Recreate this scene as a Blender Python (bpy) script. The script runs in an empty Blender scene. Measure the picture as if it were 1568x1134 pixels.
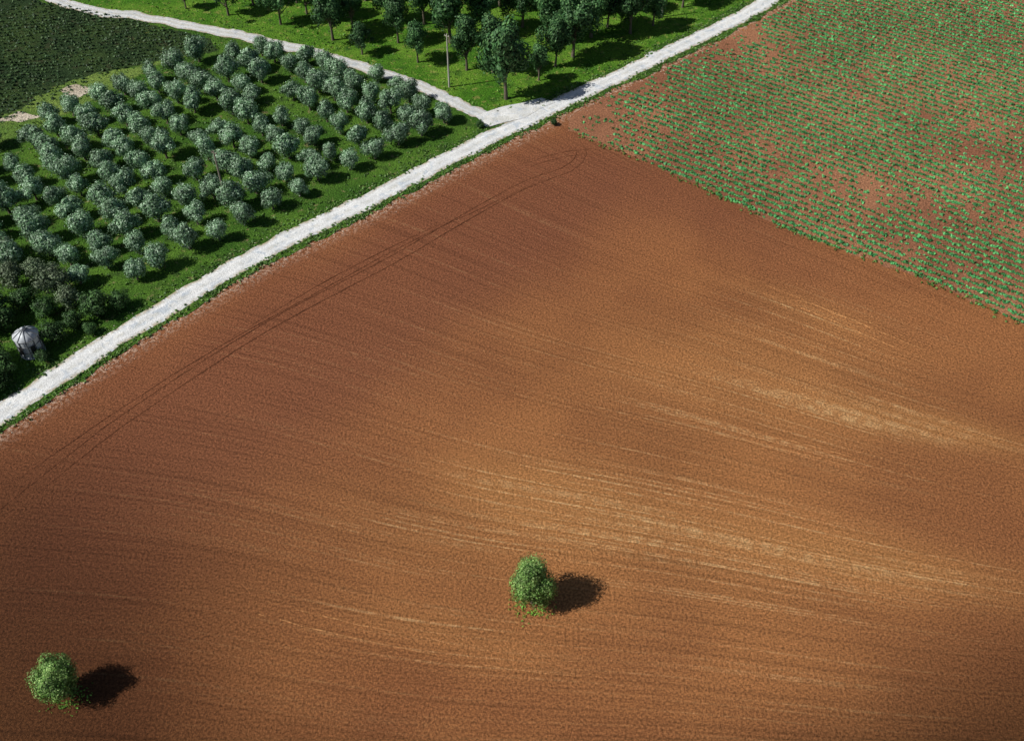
import bpy, math, numpy as np
from mathutils import Vector, geometry
rng=np.random.default_rng(7)
# unproject through the camera: image pixel coordinates -> ground metres (flat terrain)
H=90.0; FS=1129.7; FC=1076.0; S=.7242; C=.6896
def G(x,y):
    u=x-784; v=y-567; d=FS+v*C
    return (H*u/d, H*(FC-v*S)/d)
def GP(l): return [G(*p) for p in l]
sc=bpy.context.scene
# ---------- camera
cam=bpy.data.cameras.new('camera'); co=bpy.data.objects.new('camera',cam); sc.collection.objects.link(co)
co.location=(0,0,H); co.rotation_euler=(math.radians(90-46.4),0,0)
cam.sensor_width=36; cam.lens=35.82; cam.clip_end=20000; sc.camera=co
# ---------- light
EL=45; AZ=15
d=Vector((math.cos(math.radians(AZ))*math.cos(math.radians(EL)),math.sin(math.radians(AZ))*math.cos(math.radians(EL)),-math.sin(math.radians(EL))))
sl=bpy.data.lights.new('sun','SUN'); sl.energy=5.0; sl.angle=math.radians(.5); sl.color=(1,.965,.9)
so=bpy.data.objects.new('sun',sl); sc.collection.objects.link(so); so.rotation_euler=d.to_track_quat('-Z','Y').to_euler()
w=bpy.data.worlds.new('World'); sc.world=w; w.use_nodes=True
nt=w.node_tree; bg=nt.nodes['Background']; sky=nt.nodes.new('ShaderNodeTexSky'); sky.sky_type='NISHITA'; sky.sun_disc=False
sky.sun_elevation=math.radians(EL); sky.sun_rotation=math.radians(270-AZ)
nt.links.new(sky.outputs[0],bg.inputs[0]); bg.inputs[1].default_value=.05
sc.view_settings.view_transform='Standard'
# ---------- node helper
class M:
    def __init__(s,name,rough=.95):
        s.m=bpy.data.materials.new(name); s.m.use_nodes=True; s.t=s.m.node_tree; s.b=s.t.nodes['Principled BSDF']
        s.b.inputs['Roughness'].default_value=rough; s.b.inputs['Specular IOR Level'].default_value=.1
        s.pos=s.t.nodes.new('ShaderNodeNewGeometry').outputs['Position']
    def n(s,k,**kw):
        x=s.t.nodes.new(k)
        for a,b in kw.items(): setattr(x,a,b)
        return x
    def set(s,inp,v):
        if isinstance(v,bpy.types.NodeSocket): s.t.links.new(v,inp)
        else: inp.default_value=v
    def noise(s,scale,detail=4,vec=None,rough=.55,dist=0):
        x=s.n('ShaderNodeTexNoise'); s.set(x.inputs['Vector'],vec or s.pos); x.inputs['Scale'].default_value=scale
        x.inputs['Detail'].default_value=detail; x.inputs['Roughness'].default_value=rough; x.inputs['Distortion'].default_value=dist
        return x.outputs['Fac']
    def ramp(s,f,a,b,lo=0.,hi=1.):
        x=s.n('ShaderNodeMapRange'); x.interpolation_type='SMOOTHSTEP'
        s.set(x.inputs[0],f)
        for i_,v_ in zip((1,2,3,4),(a,b,lo,hi)): s.set(x.inputs[i_],v_)
        return x.outputs[0]
    def math(s,op,a,b=0.):
        x=s.n('ShaderNodeMath',operation=op); s.set(x.inputs[0],a); s.set(x.inputs[1],b); return x.outputs[0]
    def mix(s,f,a,b,mode='MIX'):
        x=s.n('ShaderNodeMix',data_type='RGBA',blend_type=mode); s.set(x.inputs[0],f)
        s.set(x.inputs[6],a if not isinstance(a,tuple) else (*a,1)); s.set(x.inputs[7],b if not isinstance(b,tuple) else (*b,1)); return x.outputs[2]
    def scale(s,c,f):
        x=s.n('ShaderNodeVectorMath',operation='SCALE'); s.set(x.inputs[0],c); s.set(x.inputs['Scale'],f); return x.outputs[0]
    def attr(s,name,o='Fac'):
        x=s.n('ShaderNodeAttribute',attribute_name=name); return x.outputs[o]
    def mapv(s,v,sc_,rot=0):
        x=s.n('ShaderNodeMapping'); s.set(x.inputs['Vector'],v); x.inputs['Scale'].default_value=sc_; x.inputs['Rotation'].default_value=(0,0,rot); return x.outputs[0]
    def bump(s,h,dist,strength=1.):
        x=s.n('ShaderNodeBump'); s.set(x.inputs['Height'],h); x.inputs['Distance'].default_value=dist; x.inputs['Strength'].default_value=strength
        s.t.links.new(x.outputs[0],s.b.inputs['Normal'])
    def col(s,c): s.set(s.b.inputs['Base Color'],c)

def soil_mat(name,field=True,tone=1.0,dark=(.275,.105,.042),mid=(.37,.15,.056)):
    m=M(name)
    c=m.mix(m.ramp(m.noise(.05,2),.35,.65),dark,mid)
    if field:
        rc=m.attr('rowc','Vector'); msk=m.attr('masks','Color')
        sp=m.n('ShaderNodeSeparateColor'); m.set(sp.inputs[0],msk); dry,vign,red=sp.outputs[0],sp.outputs[1],sp.outputs[2]
        edge=m.attr('edge')
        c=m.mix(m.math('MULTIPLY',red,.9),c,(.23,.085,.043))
        c=m.mix(m.math('MULTIPLY',dry,.55),c,(.52,.25,.085))
        st=m.noise(1.,2,m.mapv(rc,(1.0,.02,1)),.6)
        st2=m.noise(1.,1,m.mapv(rc,(3.4,.02,1)),.6)
        br=m.ramp(m.noise(.8,3),.38,.62,.2,1.)
        s1=m.ramp(m.math('ADD',st,m.math('MULTIPLY',dry,.14)),.63,.82)
        s2=m.ramp(m.math('ADD',st2,m.math('MULTIPLY',dry,.10)),.61,.74)
        ss=m.math('MULTIPLY',m.math('MAXIMUM',m.math('MULTIPLY',s1,.45),m.math('MULTIPLY',s2,.85)),br)
        c=m.mix(m.math('MULTIPLY',ss,m.ramp(dry,0.,.85,.15,.72)),c,(.72,.48,.23))
        c=m.scale(c,m.ramp(st2,.3,.5,.83,1.03))
        c=m.scale(c,m.ramp(vign,0,1,1.,.3))  # lens falloff multiplied into the soil colour
        c=m.mix(m.math('MULTIPLY',edge,m.ramp(m.noise(1.8,4,rough=.8),.45,.62)),c,(.66,.47,.35))
    f=m.noise(3.9,4,rough=.8); g=m.noise(12,2,rough=.7)
    c=m.scale(c,m.ramp(f,.3,.7,.42*tone,1.62*tone)); c=m.scale(c,m.ramp(g,.3,.72,.58,1.5))
    m.col(c)
    m.bump(m.math('ADD',m.math('MULTIPLY',f,.7),m.math('MULTIPLY',g,.35)),.36)
    return m.m
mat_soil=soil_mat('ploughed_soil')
mat_cropsoil=soil_mat('crop_soil',False,1.0,(.28,.12,.065),(.41,.19,.1))
mat_pale=soil_mat('pale_crumbly_soil',False,1.1,(.42,.36,.27),(.65,.57,.46))
def grass_mat(name,a,b,c3,yel=(.2,.2,.05),k=.66):
    m=M(name)
    c=m.mix(m.ramp(m.noise(.12,3),.35,.65),a,b)
    n5=m.noise(.5,4)
    c=m.mix(m.ramp(n5,.5,.75),c,c3)
    c=m.mix(m.ramp(m.noise(.9,3,dist=.5),k,k+.1,0,.7),c,yel)
    f=m.noise(4,3,rough=.75); c=m.scale(c,m.ramp(f,.3,.7,.4,1.5))
    m.col(c); m.bump(f,.4); return m.m
mat_grass=grass_mat('orchard_grass',(.065,.19,.014),(.14,.28,.028),(.04,.11,.015),(.3,.31,.08),.57)
mat_grove=grass_mat('grove_grass',(.05,.13,.016),(.095,.2,.025),(.04,.08,.018),(.26,.23,.1),.6)
mat_far=grass_mat('far_grass',(.05,.09,.02),(.1,.13,.03),(.12,.09,.04))
mat_weed=grass_mat('crop_floor',(.025,.05,.018),(.045,.08,.022),(.05,.055,.025))
mat_lite=grass_mat('meadow_grass',(.11,.2,.035),(.19,.28,.06),(.08,.15,.035))
def road_mat(name,k=1.,dirt=.0):
    m=M(name)
    c=m.mix(m.ramp(m.noise(.35,4),.35,.7),(.64*k,.65*k,.65*k),(.8*k,.8*k,.79*k))
    c=m.mix(m.ramp(m.noise(.7,4,dist=.6),.50,.65,0,.72),c,(.44*k,.5*k,.57*k))
    e=m.attr('across')
    c=m.mix(m.math('MULTIPLY',m.ramp(e,.5,1.05),m.ramp(m.noise(1.4,3),.35,.6)),c,(.4,.33,.21))
    c=m.mix(m.math('MULTIPLY',m.ramp(e,.3,.0),m.ramp(m.noise(.6,3),.42,.66,dirt*.4,.45+dirt*.4)),c,(.5,.48,.4))
    tr=m.math('MULTIPLY',m.ramp(m.math('ABSOLUTE',m.math('SUBTRACT',e,.45)),.16,.05),.4)
    c=m.mix(tr,c,(.84*k,.84*k,.83*k))
    f=m.noise(5,3,rough=.75); c=m.scale(c,m.ramp(f,.3,.7,.78,1.12)); m.col(c); m.bump(f,.12); return m.m
mat_road=road_mat('limestone_gravel'); mat_track=road_mat('dirt_track_gravel',.85,.8)
def leaf_mat(name,cols,tr=.2):
    m=M(name,.6); m.b.inputs['Specular IOR Level'].default_value=.3
    g=m.n('ShaderNodeNewGeometry').outputs['Random Per Island']
    r=m.n('ShaderNodeValToRGB'); m.set(r.inputs[0],g)
    el=r.color_ramp.elements; el[0].color=(*cols[0],1); el[1].color=(*cols[2],1); e=el.new(.5); e.color=(*cols[1],1)
    oi=m.n('ShaderNodeObjectInfo').outputs['Random']
    c=m.scale(r.outputs[0],m.math('ADD',m.math('MULTIPLY',oi,.45),.78))
    c=m.scale(c,m.ramp(m.noise(.9,1),.3,.7,.65,1.3))
    m.col(c)
    if tr:
        tl=m.n('ShaderNodeBsdfTranslucent'); m.set(tl.inputs[0],c); mx=m.n('ShaderNodeMixShader'); mx.inputs[0].default_value=tr
        m.t.links.new(m.b.outputs[0],mx.inputs[1]); m.t.links.new(tl.outputs[0],mx.inputs[2])
        m.t.links.new(mx.outputs[0],m.t.nodes['Material Output'].inputs[0])
    return m.m
L_ol=leaf_mat('olive_leaves',[(.055,.13,.05),(.155,.28,.145),(.4,.53,.39)],.08)
L_fi=leaf_mat('field_tree_leaves',[(.07,.17,.03),(.18,.36,.07),(.42,.6,.21)],.15)
L_or=leaf_mat('orchard_leaves',[(.022,.07,.022),(.045,.125,.04),(.11,.23,.075)],.12)
L_wi=leaf_mat('wild_leaves',[(.05,.08,.035),(.11,.16,.08),(.24,.3,.19)],.1)
L_dk=leaf_mat('dark_leaves',[(.02,.05,.015),(.04,.1,.025),(.09,.19,.05)],.1)
L_cr=leaf_mat('crop_leaves',[(.03,.14,.042),(.055,.23,.07),(.1,.35,.11)],0)
L_df=leaf_mat('dark_crop_leaves',[(.025,.06,.02),(.045,.105,.033),(.1,.18,.055)],0)
L_gr=leaf_mat('grass_blades',[(.055,.15,.015),(.11,.27,.03),(.22,.4,.06)],0)
L_gv=leaf_mat('verge_blades',[(.045,.12,.018),(.09,.21,.035),(.2,.31,.08)],0)
mb=M('bark'); mb.col(mb.mix(mb.noise(3,4),(.07,.055,.04),(.2,.17,.13))); mb.bump(mb.noise(8),.05); bark=mb.m
# ---------- mesh helpers
def mesh_obj(name,V,F,mats,mi=None,link=True,smooth=False):
    V=np.asarray(V,dtype=np.float32); F=np.asarray(F,dtype=np.int32); k=F.shape[1]
    me=bpy.data.meshes.new(name); me.vertices.add(len(V)); me.vertices.foreach_set('co',V.ravel())
    me.loops.add(F.size); me.loops.foreach_set('vertex_index',F.ravel())
    me.polygons.add(len(F)); me.polygons.foreach_set('loop_start',np.arange(0,F.size,k,dtype=np.int32))
    for m in mats: me.materials.append(m)
    if mi is not None: me.polygons.foreach_set('material_index',np.asarray(mi,dtype=np.int32))
    me.update(calc_edges=True)
    if smooth: me.polygons.foreach_set('use_smooth',np.ones(len(F),dtype=bool))
    if not link: return me
    o=bpy.data.objects.new(name,me); sc.collection.objects.link(o); return o
def fattr(me,name,a,t='FLOAT'):
    at=me.attributes.new(name,t,'POINT'); at.data.foreach_set({'FLOAT':'value','FLOAT_VECTOR':'vector','FLOAT_COLOR':'color'}[t],np.asarray(a,dtype=np.float32).ravel())
def unit(a): return a/np.maximum(np.linalg.norm(a,axis=1,keepdims=True),1e-6)
def leaves(Cn,Nn,s,asp=.6,r=rng):
    n=len(Cn); t=unit(np.cross(Nn,r.normal(size=(n,3)))); b=np.cross(Nn,t)
    s=np.asarray(s).reshape(-1,1); t=t*s; b=b*s*asp
    V=np.stack([Cn-t,Cn-b*.9,Cn+t,Cn+b*.9],1).reshape(-1,3)
    return V,np.arange(4*n).reshape(-1,4)
def tube(P,R,k=6):
    P=np.array(P,float); V=[];F=[]
    for i,p in enumerate(P):
        dd=P[min(i+1,len(P)-1)]-P[max(i-1,0)]; dd/=np.linalg.norm(dd)+1e-9
        a=np.cross(dd,[.3,.9,.1]); a/=np.linalg.norm(a); b=np.cross(dd,a)
        for j in range(k):
            q=2*math.pi*j/k; V.append(p+R[i]*(math.cos(q)*a+math.sin(q)*b))
    for i in range(len(P)-1):
        for j in range(k):
            F.append((i*k+j,i*k+(j+1)%k,(i+1)*k+(j+1)%k,(i+1)*k+j))
    return np.array(V),np.array(F)
def tree_mesh(name,seed,R,Ht,trunk,ncl,nlf,ls,lm,clr=.36,flat=1.,rag=.15,tr=.16,shape=0,nr=.45,spread=.22):
    r=np.random.default_rng(seed); Vs=[];Fs=[];mi=[];off=0
    def add(V,F,m):
        nonlocal off
        Vs.append(V);Fs.append(F+off);mi.extend([m]*len(F));off+=len(V)
    a=(Ht-trunk)/2; cz=trunk+a
    i_=np.arange(ncl)+.5; ph=np.arccos(1-2*i_/ncl); tt=math.pi*(1+5**.5)*i_
    dirs=np.column_stack([np.cos(tt)*np.sin(ph),np.sin(tt)*np.sin(ph),np.cos(ph)])+r.normal(0,spread,(ncl,3)); dirs=unit(dirs)
    rad=r.uniform(.35,.88,ncl)
    cc=dirs*rad[:,None]*np.array([R,R,a])*(1-clr*.4)
    cc[:,:2]*=(1+r.uniform(-rag,rag,(ncl,1)))
    if shape: cc[:,:2]*=(1-.5*np.clip(cc[:,2:3]/a,-1,1))
    cc[:,2]+=cz
    lean=r.normal(0,.12,2)
    tp=[(0,0,-.1),(lean[0]*.4,lean[1]*.4,trunk*.6),(lean[0],lean[1],trunk+a*.5),(lean[0]*1.4,lean[1]*1.4,trunk+a*1.3)]
    V,F=tube(tp,[tr*1.4,tr,tr*.65,tr*.2],8); add(V,F,0)
    for i in range(min(ncl,16)):
        p0=np.array([lean[0]*.6,lean[1]*.6,trunk*.8+r.uniform(0,a*.5)]); p2=cc[i*ncl//min(ncl,16)]; p1=(p0+p2)/2+np.array([0,0,-.12*a])
        V,F=tube([p0,p1,p2,p2+(p2-p1)*.4],[tr*.5,tr*.32,tr*.18,tr*.05],5); add(V,F,0)
    w=r.uniform(.6,1.35,ncl); cr=clr*R*w
    idx=r.choice(ncl,nlf,p=(w**2)/(w**2).sum())
    dd=unit(r.normal(size=(nlf,3))); rr=r.uniform(0,1,nlf)**.3*(1+.16*np.abs(r.normal(size=nlf)))
    P=cc[idx]+dd*(cr[idx]*rr)[:,None]*np.array([1,1,flat])
    P[:,2]=np.maximum(P[:,2],.12)
    N=unit(dd*1.0+unit(P-np.array([0,0,cz]))*.5+r.normal(size=(nlf,3))*nr)
    V,F=leaves(P,N,ls*r.uniform(.6,1.3,nlf),.65,r); add(V,F,1)
    return mesh_obj(name,np.concatenate(Vs),np.concatenate(Fs),[bark,lm],mi,link=False)
def place(name,me,x,y,s=1,sz=1,rot=None,sx=1):
    o=bpy.data.objects.new(name,me); sc.collection.objects.link(o); o.location=(x,y,.05)
    o.rotation_euler=(0,0,rng.uniform(0,6.28) if rot is None else rot); o.scale=(s*sx,s/sx,s*sz); return o
def densify(P,step=1.,closed=False):
    out=[];n=len(P)
    for i in range(n if closed else n-1):
        a=np.array(P[i]);b=np.array(P[(i+1)%n]);k=max(1,int(np.linalg.norm(b-a)/step))
        for j in range(k): out.append(a+(b-a)*j/k)
    if not closed: out.append(np.array(P[-1]))
    return np.array(out)
def catmull(P,n=14):
    P=[np.array(p) for p in P]; P=[2*P[0]-P[1]]+P+[2*P[-1]-P[-2]]; out=[]
    for i in range(1,len(P)-2):
        for j in range(n):
            t=j/n; a,b,c_,d_=P[i-1:i+3]
            out.append(.5*((2*b)+(-a+c_)*t+(2*a-5*b+4*c_-d_)*t*t+(-a+3*b-3*c_+d_)*t**3))
    out.append(P[-2]); return densify(out,.6)
def sheet(name,P,z,mat,jit=.3,step=.7):
    Q=densify(P,step,True)
    k=np.convolve(np.tile(rng.normal(size=len(Q)),3),[.3,.4,.3],'same')[len(Q):2*len(Q)]
    k2=np.convolve(np.tile(rng.normal(size=len(Q)),3),[.3,.4,.3],'same')[len(Q):2*len(Q)]
    Q=Q+np.stack([k,k2],1)*jit
    tri=geometry.tessellate_polygon([[Vector((x,y,0)) for x,y in Q]])
    V=np.column_stack([Q,np.full(len(Q),z)])
    F=np.array(tri); a=V[F[:,1]]-V[F[:,0]];b=V[F[:,2]]-V[F[:,0]]; fl=(a[:,0]*b[:,1]-a[:,1]*b[:,0])<0
    F[fl]=F[fl][:,::-1]
    return mesh_obj(name,V,F,[mat])
def ribbon_VF(P,wl,wr,z,jit=.1,cross=5,zf=None):
    P=np.array(P); T=np.gradient(P,axis=0); T/=np.linalg.norm(T,axis=1,keepdims=True); N=np.column_stack([-T[:,1],T[:,0]])
    n=len(P); jl=np.convolve(rng.normal(size=n+4),np.ones(3)/3,'same')[2:-2]*jit; jr=np.convolve(rng.normal(size=n+4),np.ones(3)/3,'same')[2:-2]*jit
    us=np.linspace(0,1,cross); V=[];A=[]
    for u in us:
        o=(-(wr+jr)*(1-u)+(wl+jl)*u); q=P+N*o[:,None]
        zz=z+(zf(u) if zf else 0); V.append(np.column_stack([q,np.full(n,zz)])); A.append(np.full(n,abs(2*u-1)))
    V=np.stack(V,1).reshape(-1,3); A=np.stack(A,1).ravel()
    i=np.arange(n-1)[:,None]*cross+np.arange(cross-1)[None]; i=i.ravel()
    F=np.column_stack([i,i+1,i+cross+1,i+cross])[:,::-1]
    return V,F,A
def ribbon(name,P,wl,wr,z,mat,jit=.1,cross=5,zf=None):
    V,F,A=ribbon_VF(P,wl,wr,z,jit,cross,zf); o=mesh_obj(name,V,F,[mat]); fattr(o.data,'across',A); return o
def inside(P,poly):
    x,y=P[:,0],P[:,1]; r=np.zeros(len(P),bool); n=len(poly)
    for i in range(n):
        x1,y1=poly[i];x2,y2=poly[(i+1)%n]
        c=((y1>y)!=(y2>y))&(x<(x2-x1)*(y-y1)/(y2-y1+1e-12)+x1); r^=c
    return r
# ---------- roads layout
road_pts=[(-150,-25),(-95,38)]+GP([(0,634),(110,562),(240,481),(400,388),(560,310),(700,237),(850,163),(1000,92),(1180,0)])+[(85,222),(170,310)]
road=catmull(road_pts)
track_pts=GP([(815,166),(770,182),(725,172),(690,155),(640,132),(560,105),(480,82),(400,62),(300,42),(200,24),(90,2)])+[(-140,215),(-230,280)]
track=catmull(track_pts)
def near_dist(P,L):
    out=np.full(len(P),1e9)
    for i in range(0,len(L),2):
        out=np.minimum(out,np.hypot(P[:,0]-L[i,0],P[:,1]-L[i,1]))
    return out
# ---------- base ground
s=4000; g=mesh_obj('ground',[(-s,-s,-.05),(s,-s,-.05),(s,s,-.05),(-s,s,-.05)],[(0,1,2,3)],[mat_far])
xs=np.arange(-160,161,1.);ys=np.arange(-80,231,1.); X,Y=np.meshgrid(xs,ys); nx=len(xs)
V=np.column_stack([X.ravel(),Y.ravel(),np.zeros(X.size)])
i=(np.arange(len(ys)-1)[:,None]*nx+np.arange(nx-1)[None]).ravel(); F=np.column_stack([i,i+1,i+nx+1,i+nx])
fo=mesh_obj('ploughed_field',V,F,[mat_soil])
x,y=V[:,0],V[:,1]; cx,cy=147,31
th=np.arctan2(y-cy,-(x-cx)); r_=np.hypot(x-cx,y-cy)
wob=.6*np.sin(r_*.05+1)+.3*np.sin(r_*.13)
fattr(fo.data,'rowc',np.column_stack([th*120+wob,r_,0*r_]),'FLOAT_VECTOR')
def blob(px,py,a,b,ang=-16):
    c0=G(px,py); q=math.radians(ang); dx=x-c0[0];dy=y-c0[1]; e=(dx*math.cos(q)+dy*math.sin(q))/a; f=(-dx*math.sin(q)+dy*math.cos(q))/b
    return np.exp(-(e*e+f*f))
dry=.9*blob(840,765,10,4.5)+.9*blob(1430,655,12,2.2)+.45*blob(1200,560,22,10)+.75*blob(1330,860,18,3.2,-12)+.5*blob(1240,475,10,3,-33)+.4*blob(680,970,12,2.6)+.32*blob(1000,900,36,20)+.3*blob(640,820,14,5)+.3*blob(1120,620,34,10)+.3*blob(1050,800,26,9)
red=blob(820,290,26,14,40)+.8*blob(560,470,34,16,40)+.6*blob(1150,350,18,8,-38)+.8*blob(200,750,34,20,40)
dark=.85*blob(-60,1120,34,22,30)+.85*blob(1680,1170,26,15,10)+.4*blob(-50,780,20,15,40)+.55*blob(700,1285,85,9,0)+.35*blob(1700,700,12,20,0)  # lens vignette painted into the soil: darker blobs at bottom and sides
cl=lambda a:np.clip(a,0,1)
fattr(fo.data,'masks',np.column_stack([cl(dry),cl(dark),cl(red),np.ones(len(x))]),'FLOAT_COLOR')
dr=near_dist(V[:,:2],road)
fattr(fo.data,'edge',np.clip(1.1-(dr-2.6)/2.4,0,1)**1.3)
# grass side
gpoly=[tuple(p) for p in road[::4]]+[(170,420),(-400,420),(-400,-25)]
sheet('grove_grass',gpoly,.02,mat_grove,0)
opoly=[tuple(p) for p in track[::3]]+[(-230,420),(180,420),(170,312)]+[tuple(p) for p in road[::-4] if p[1]>G(815,166)[1]]
sheet('orchard_grass',opoly,.035,mat_grass,0)
dpoly=GP([(60,2),(200,30),(318,60),(335,78),(215,100),(150,118),(60,165),(0,188)])+[(-150,125),(-240,150),(-240,280),(-145,214)]
sheet('dark_green_field',dpoly,.035,mat_weed,.5)
mpoly=GP([(100,125),(215,100),(300,84),(230,105),(110,172),(0,222)])+[(-120,128),(-150,126)]+GP([(0,186)])
sheet('meadow_strip',mpoly,.05,mat_lite,.5)
for (a,b,w_,h_) in [(117,141,2.6,1.3),(30,182,2.8,.9),(140,190,1.4,.5)]:
    c0=G(a,b); sheet('bare_patch',[(c0[0]+w_*math.cos(q)*(1+.2*math.sin(3*q)),c0[1]+h_*math.sin(q)*1.6) for q in np.linspace(0,6.28,14)[:-1]],.065,mat_pale,.5)
# crop field
cpoly=GP([(868,200),(1000,252),(1220,358),(1390,418),(1568,497)])+[(160,20),(170,312)]+[tuple(p) for p in (road[::-4]+np.array([2.6,-2.6])) if p[1]>G(868,200)[1]+3]
sheet('crop_field',cpoly,.02,mat_cropsoil,.35)
# verges and road
ribbon('grass_verge',road,2.5,2.65,.06,mat_grove,.45,3)
ribbon('gravel_road',road,1.7,1.68,.075,mat_road,.26,13,lambda u:.07*(1-(2*u-1)**2))
ribbon('dirt_track',track,1.35,1.35,.09,mat_track,.35,13,lambda u:.05*(1-(2*u-1)**2))
sheet('gravel_junction',GP([(728,180),(765,166),(830,152),(850,158),(800,182),(745,196)]),.17,mat_road,.15)
# wheel tracks: low soil ridges thrown up beside tyre marks
mt=soil_mat('rut_shade_soil',False,.85,(.17,.064,.031),(.22,.084,.039))  # darker than the field: shade of the ruts put into the soil colour
mt2=soil_mat('dry_track_soil',False,1.0,(.4,.18,.07),(.5,.25,.1))
def vn1(V): return np.sin(V[:,0]*1.7+2*np.sin(V[:,1]*.9))*.6+np.sin(V[:,0]*4.1+V[:,1]*3.3)*.4
def wheel(px,gap,mat,wd=.16,name='wheel_track',br=.015):
    P=catmull(GP(px)); Vs=[];Fs=[];off=0
    T=np.gradient(P,axis=0);T/=np.linalg.norm(T,axis=1,keepdims=True);N=np.column_stack([-T[:,1],T[:,0]])
    taper=np.minimum(1,np.minimum(np.arange(len(P)),np.arange(len(P))[::-1])/12.)
    for sgn in ((-1,1) if gap else (0,)):
        V,F,A=ribbon_VF(P+N*sgn*gap/2,wd,wd,.0,.06,5,lambda u:-.01+.08*(1-abs(2*u-1)))
        V[:,2]+=br*vn1(V)-.08*(1-np.repeat(taper,5))
        Vs.append(V);Fs.append(F+off);off+=len(V)
    mesh_obj(name,np.concatenate(Vs),np.concatenate(Fs),[mat])
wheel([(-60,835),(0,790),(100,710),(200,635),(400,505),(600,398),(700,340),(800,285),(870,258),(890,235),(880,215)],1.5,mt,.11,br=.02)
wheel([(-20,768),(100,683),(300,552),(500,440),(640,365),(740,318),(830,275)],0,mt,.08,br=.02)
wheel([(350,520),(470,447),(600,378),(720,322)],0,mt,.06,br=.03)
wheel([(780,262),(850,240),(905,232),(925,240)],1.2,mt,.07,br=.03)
wheel([(1120,425),(1190,450),(1270,482),(1340,512),(1420,545)],1.6,mt2,.07,br=.045)
wheel([(1160,462),(1230,462),(1300,488),(1370,498)],0,mt2,.07,br=.045)
wheel([(640,800),(760,815),(880,822),(940,835),(970,850)],1.5,mt2,.07,br=.05)
wheel([(400,930),(520,960),(640,985),(800,1015),(980,1030)],1.5,mt2,.05,br=.06)
wheel([(900,620),(1060,650),(1240,690),(1420,740)],1.5,mt2,.05,br=.06)
# ---------- scatter foliage masses
def tufts(name,P,nl,size,hgt,mat,up=.5):
    n=len(P); sz=size*rng.uniform(.6,1.35,n)
    base=np.repeat(np.column_stack([P,np.full(n,.06)]),nl,0); s2=np.repeat(sz,nl)
    dd=rng.normal(size=(n*nl,3)); dd[:,2]=np.abs(dd[:,2])+up; dd=unit(dd)
    Cn=base+dd*(s2*.55)[:,None]*np.array([1,1,hgt])
    V,F=leaves(Cn,unit(dd+rng.normal(size=dd.shape)*.5),s2*.5*rng.uniform(.7,1.2,n*nl),.6)
    return mesh_obj(name,V,F,[mat])
def vnoise(P,sc_,seed):
    r=np.random.default_rng(seed); out=0
    for k in range(6):
        a=r.uniform(0,6.28); f=sc_*r.uniform(.6,1.6); out=out+np.sin((P[:,0]*math.cos(a)+P[:,1]*math.sin(a))*f+r.uniform(0,6.28)+1.3*np.sin(P[:,0]*f*.7*math.sin(a)+P[:,1]*f*.5))
    return out/6
def rowgrid(poly,ang,rowsp,insp,jit):
    q=math.radians(ang); P=np.array(poly); c0=P.mean(0); R=np.linalg.norm(P-c0,axis=1).max()
    a=np.arange(-R,R,insp); b=np.arange(-R,R,rowsp); A,B=np.meshgrid(a,b); A=A+rng.normal(0,jit,A.shape)*1.5; B=B+rng.normal(0,jit*.6,B.shape)+.35*np.sin(A*.07+.8)
    Q=np.column_stack([c0[0]+A.ravel()*math.cos(q)-B.ravel()*math.sin(q),c0[1]+A.ravel()*math.sin(q)+B.ravel()*math.cos(q)])
    return Q[inside(Q,poly)]
vis=lambda Q:(np.abs(Q[:,0])<30+Q[:,1]*.52)&(Q[:,1]<215)&(Q[:,1]>-10)
Q=rowgrid(cpoly,-35,1.3,.145,.2); Q=Q[vis(Q)]
q=math.radians(-35); u1=np.array([math.cos(q),math.sin(q)]); u2=np.array([-math.sin(q),math.cos(q)]); al=Q@u1; ac=Q@u2
RC=np.column_stack([al*.12,ac])
dens=.74+.55*vnoise(RC,.7,3)+.4*vnoise(Q,.09,5)+.45*vnoise(Q,.9,8)+.5*vnoise(Q,2.2,18)
def gb(px,py,a,b,k):
    e=np.array(G(px,py)); return k*np.exp(-((al-e@u1)**2/a**2+(ac-e@u2)**2/b**2))
dens+=-gb(920,205,9,8,.5)-gb(1500,330,30,3.6,.5)-gb(1250,290,17,3,.4)-gb(1060,60,14,5,.3)+gb(1130,150,18,8,.4)+gb(1400,60,40,20,.45)+gb(1200,330,20,4,.25)-gb(1480,420,16,3,.25)
dens-=.5*np.clip(1-(near_dist(Q,road)-3)/6,0,1)
Q=Q[rng.uniform(size=len(Q))<dens]
tufts('crop_plants',Q,5,.41,.6,L_cr)
bl=densify(GP([(868,200),(1000,252),(1220,358),(1390,418),(1568,497)])+[(100,66)],.2); bl=bl+rng.normal(0,.35,bl.shape); bl=bl[rng.uniform(size=len(bl))<.5+.6*vnoise(bl,.4,12)]
tufts('boundary_weeds',bl,6,.34,.8,L_gv)
Q=rowgrid(dpoly,12,1.1,.36,.13); Q=Q[vis(Q)]; Q=Q[rng.uniform(size=len(Q))<.78+.5*vnoise(Q,.2,4)]; tufts('dark_crop_plants',Q,5,.42,.9,L_df)
def scat(poly,n):
    P=np.array(poly); lo=P.min(0);hi=P.max(0); lo=np.maximum(lo,(-130,-10)); hi=np.minimum(hi,(130,215)); Q=rng.uniform(lo,hi,(n,2)); Q=Q[inside(Q,poly)]; return Q[vis(Q)]
Q=scat(gpoly,80000); dR=near_dist(Q,road); dT=near_dist(Q,track); Q=Q[(dR>2.0)&(dT>1.6)]
io=inside(Q,opoly); idk=inside(Q,dpoly)
Qa=Q[~io&~idk]; Qb=Q[io]; Qa=Qa[rng.uniform(size=len(Qa))<.6+.6*vnoise(Qa,.5,2)]; Qb=Qb[rng.uniform(size=len(Qb))<.5+.6*vnoise(Qb,.5,9)]
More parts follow.
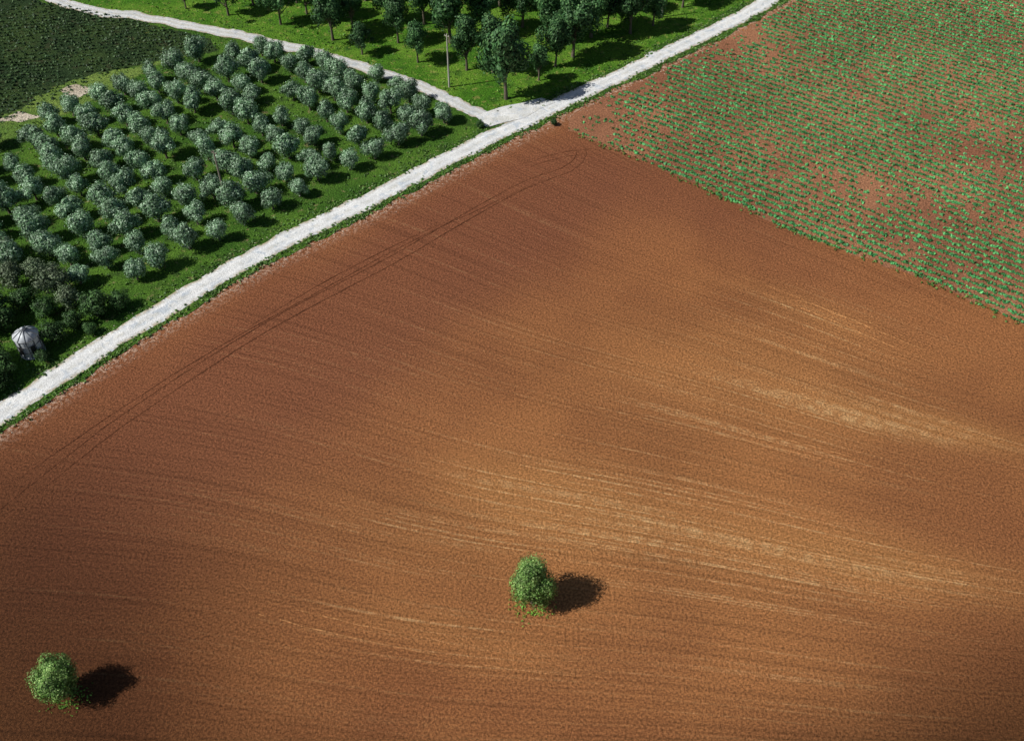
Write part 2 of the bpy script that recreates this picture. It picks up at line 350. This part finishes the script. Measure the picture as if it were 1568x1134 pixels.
tufts('grove_grass_tufts',Qa,4,.32,.8,L_gv); tufts('orchard_grass_tufts',Qb,4,.32,.8,L_gr)
T=np.gradient(road,axis=0);T/=np.linalg.norm(T,axis=1,keepdims=True);N=np.column_stack([-T[:,1],T[:,0]])
nv=14000
k=rng.integers(0,len(road),nv); off=np.where(rng.uniform(size=nv)<.65,-rng.uniform(1.55,2.8,nv),rng.uniform(1.55,3.,nv))
Qv=road[k]+N[k]*off[:,None]+rng.normal(0,.25,(nv,2)); Qv=Qv[(near_dist(Qv,track)>1.5)&vis(Qv)]; Qv=Qv[rng.uniform(size=len(Qv))<.65+.8*vnoise(Qv,.9,6)]
tufts('verge_grass_tufts',Qv,5,.3,.9,L_gv)
# ---------- trees
ol=[tree_mesh('olive_tree',s_,2.1,3.9+.3*(s_%3),.55,[11,17,14][s_%3],4600,.15,L_ol,[.44,.37,.4][s_%3],1,.35,.17,nr=.32,spread=.35) for s_ in range(11,21)]
gro=GP([(345,85),(430,72),(560,112),(640,142),(694,178),(700,205),(620,238),(520,298),(400,360),(300,418),(215,455),(140,440),(60,425),(0,425)])+[(-75,105),(-110,125)]+GP([(-60,225),(0,225),(100,180),(215,125)])
gc=np.array(gro).mean(0); Q=rowgrid(gro,43,4.25,4.6,.0); gap=G(415,165)
for p in Q:
    p=p+rng.normal(0,.38,2)
    dx,dy=p-np.array(gap)
    if abs(dx)<2.0 and abs(dy)<6.5: continue
    if rng.uniform()<.04: continue
    if near_dist(p[None],road)[0]<3.7 or near_dist(p[None],track)[0]<2.3: continue
    place('olive_tree',ol[int(rng.integers(0,10))],p[0],p[1],rng.uniform(.74,1.06),rng.uniform(.9,1.15),sx=rng.uniform(.88,1.12))
f1=tree_mesh('field_tree',31,2.35,7.2,.1,50,19000,.1,L_fi,.36,1.2,.08,.2,nr=.32)
f2=tree_mesh('field_tree',36,2.25,6.2,.1,44,17000,.1,L_fi,.36,1.2,.12,.2,nr=.32)
a=G(815,921); place('field_tree',f1,*a,1.,1.,1.); b=G(102,1060); place('field_tree',f2,*b,.98,1,2.)
Qf=[]
for c0 in (a,b):
    n=200; rr=np.abs(rng.normal(0,.7,n))+.5; t=rng.uniform(0,6.28,n); Qf.append(np.column_stack([c0[0]+rr*np.cos(t)*1.3,c0[1]+rr*np.sin(t)-.5]))
tufts('tree_base_weeds',np.concatenate(Qf),4,.16,1,L_gr)
orr=[tree_mesh('orchard_tree',s_,3.1,9.0,1.8,28,6400,.2,L_or,.27,1.3,.5,.2,1,spread=.45) for s_ in range(41,48)]
OT=[(775,152,1.15),(825,124,.55),(877,88,1.15),(715,108,.8),(690,66,1.2),(610,66,.75),(595,36,.85),(555,84,.55),(510,62,.95),(500,30,.9),(430,38,.75),(350,24,.8),(388,8,.8),(285,14,.55),(650,38,.9),(640,96,.65),(740,52,1.05),(800,42,1.),(840,64,.9),(905,58,1.05),(930,42,.8),(965,52,.95),(955,20,.9),(1045,12,.8),(890,18,1.),(830,8,1.),(700,8,1.),(620,2,.9),(560,2,.9),(755,112,.9),(1000,40,.7),(850,102,.75),(455,5,.9),(765,10,1.),(1080,-4,.9),(1010,-8,.9),(930,-10,.9),(540,45,.7),(470,22,.7)]
for (a_,b_,s_) in OT: p=G(a_,b_); place('orchard_tree',orr[int(rng.integers(0,7))],p[0],p[1],s_*1.18,rng.uniform(1.,1.2),sx=rng.uniform(.88,1.12))
for i in range(60):
    p=(rng.uniform(-75,60),rng.uniform(188,225))
    if near_dist(np.array([p]),road)[0]<6 or near_dist(np.array([p]),track)[0]<4 : continue
    if not inside(np.array([p]),opoly)[0]: continue
    place('orchard_tree',orr[i%7],p[0],p[1],rng.uniform(.85,1.2))
wl=[tree_mesh('wild_tree',s_,2.6,4.6,.6,22,3000,.16,L_wi,.34,1,.35,.15) for s_ in (51,52)]
dk=[tree_mesh('dark_bush_tree',s_,2.4,4.4,.3,22,4400,.17,L_dk,.38,1,.3,.15) for s_ in (61,62,63)]
for (a_,b_,s_) in [(90,450,1.),(20,405,.95),(60,430,.8),(110,470,.75),(25,440,.9)]: p=G(a_,b_); place('wild_tree',wl[int(rng.integers(0,2))],*p,s_)
for (a_,b_,s_) in [(150,484,.85),(185,472,.6),(-10,490,1.1),(85,522,.7),(115,502,.6),(5,500,.8),(-15,560,1.),(10,578,.8),(-40,600,1.1),(68,552,.4),(75,485,.7),(-60,520,1.2),(-5,598,.7),(40,470,.7),(140,510,.4),(848,192,.25),(735,196,.3)]: p=G(a_,b_); place('dark_bush_tree',dk[int(rng.integers(0,3))],*p,s_)
# ---------- silo
def simple(name,c,rough=.6,metal=0,var=.25):
    m=M(name,rough); m.b.inputs['Metallic'].default_value=metal
    cc=m.mix(m.noise(2,5),tuple(v*(1-var) for v in c),tuple(min(1,v*(1+var)) for v in c)); m.col(cc); return m.m
galv=simple('galvanised_steel',(.5,.53,.56),.5,.1,.3); drkm=simple('dark_opening',(.03,.03,.03)); conc=simple('weathered_concrete',(.4,.38,.34)); wood=simple('weathered_wood',(.24,.21,.17)); seam=simple('steel_seam',(.14,.15,.16))
def silo(x,y,sc_):
    Vs=[];Fs=[];mi=[];off=0
    def add(V,F,m):
        nonlocal off
        Vs.append(np.array(V,float));Fs.append(np.array(F)+off);mi.extend([m]*len(F));off+=len(V)
    R=1.5;h=3.1;k=48
    def ring(r,z,fl=0): return [((r+(fl if i%4<2 else 0))*math.cos(2*math.pi*i/k),(r+(fl if i%4<2 else 0))*math.sin(2*math.pi*i/k),z) for i in range(k)]
    rings=[ring(R+.15,0),ring(R+.15,.15),ring(R,.15)]
    for z in np.linspace(.3,h,13): rings.append(ring(R+(.0 if int(z*10)%2 else .03),z,.03))
    rings+= [ring(R+.14,h-.02),ring(R+.16,h+.06,.04),ring(.8,h+.6,.04),ring(.28,h+.92),ring(.28,h+1.15),ring(.36,h+1.16),ring(.02,h+1.35)]
    V=[p for r in rings for p in r]; F=[(a*k+i,a*k+(i+1)%k,(a+1)*k+(i+1)%k,(a+1)*k+i) for a in range(len(rings)-1) for i in range(k)]
    add(V,F,0)
    for i in range(10):
        t=2*math.pi*i/10; Vt,Ft=tube([((R+.18)*math.cos(t),(R+.18)*math.sin(t),h+.1),(.8*math.cos(t),.8*math.sin(t),h+.65),(.3*math.cos(t),.3*math.sin(t),h+.98)],[.06,.055,.04],4); add(Vt,Ft,3)
        Vt,Ft=tube([((R+.07)*math.cos(t),(R+.07)*math.sin(t),.1),((R+.07)*math.cos(t),(R+.07)*math.sin(t),h-.05)],[.08,.08],4); add(Vt,Ft,3)
    for z in (1.1,2.1):
        Vt,Ft=tube([((R+.06)*math.cos(t),(R+.06)*math.sin(t),z) for t in np.linspace(0,2*math.pi,33)],[.045]*33,4); add(Vt,Ft,3)
    for t in (-1.9,-.9):
        c_=np.array([math.cos(t),math.sin(t)]); n_=np.array([-c_[1],c_[0]]); o=c_*(R+.17)
        add([(*(o-n_*.3),.9),(*(o+n_*.3),.9),(*(o+n_*.3),2.3),(*(o-n_*.3),2.3)],[(0,1,2,3)],1)
    o=mesh_obj('metal_silo',np.concatenate(Vs),np.concatenate(Fs),[galv,drkm,conc,seam],mi); o.location=(x,y,.03); o.scale=(sc_,)*3
silo(*G(51,538),.92)
def pole(px,py,h,mat,arms=True):
    x,y=G(px,py); Vs=[];Fs=[];off=0
    def add(V,F):
        nonlocal off
        Vs.append(V);Fs.append(F+off);off+=len(V)
    add(*tube([(0,0,-.2),(0,0,h*.5),(0,0,h)],[.17,.14,.1],10)); add(*tube([(0,0,h),(0,0,h+.02)],[.1,.001],10))
    if arms:
        add(*tube([(-.4,.2,h-.35),(.4,-.2,h-.35)],[.05,.05],6))
        for t in (-.35,.35): add(*tube([(t,-t*.5,h-.35),(t,-t*.5,h-.15),(t,-t*.5,h-.1)],[.05,.06,.02],6))
    o=mesh_obj('utility_pole',np.concatenate(Vs),np.concatenate(Fs),[mat]); o.location=(x,y,0)
pole(347,312,9.,wood); pole(688,134,9.5,conc); pole(1013,27,8,conc,False)
# stones on the road shoulders
n=2600
k=rng.integers(0,len(road),n); side=np.where(rng.uniform(size=n)<.75,-(2.4+np.abs(rng.normal(0,.9,n))),rng.uniform(1.7,2.6,n)); Qs=road[k]+N[k]*side[:,None]; Qs=Qs[vis(Qs)]
b8=np.array([(1,0,0),(-1,0,0),(0,1,0),(0,-1,0),(0,0,1),(0,0,-1)],float); f8=np.array([(0,2,4),(2,1,4),(1,3,4),(3,0,4),(2,0,5),(1,2,5),(3,1,5),(0,3,5)])
V=[];F=[]
for i,p in enumerate(Qs):
    s_=rng.uniform(.03,.1); V.append(b8*s_*rng.uniform(.6,1.3,(6,1))+np.array([p[0],p[1],.05])); F.append(f8+6*i)
mesh_obj('stones',np.concatenate(V),np.concatenate(F),[simple('limestone',(.6,.52,.43),.9)])
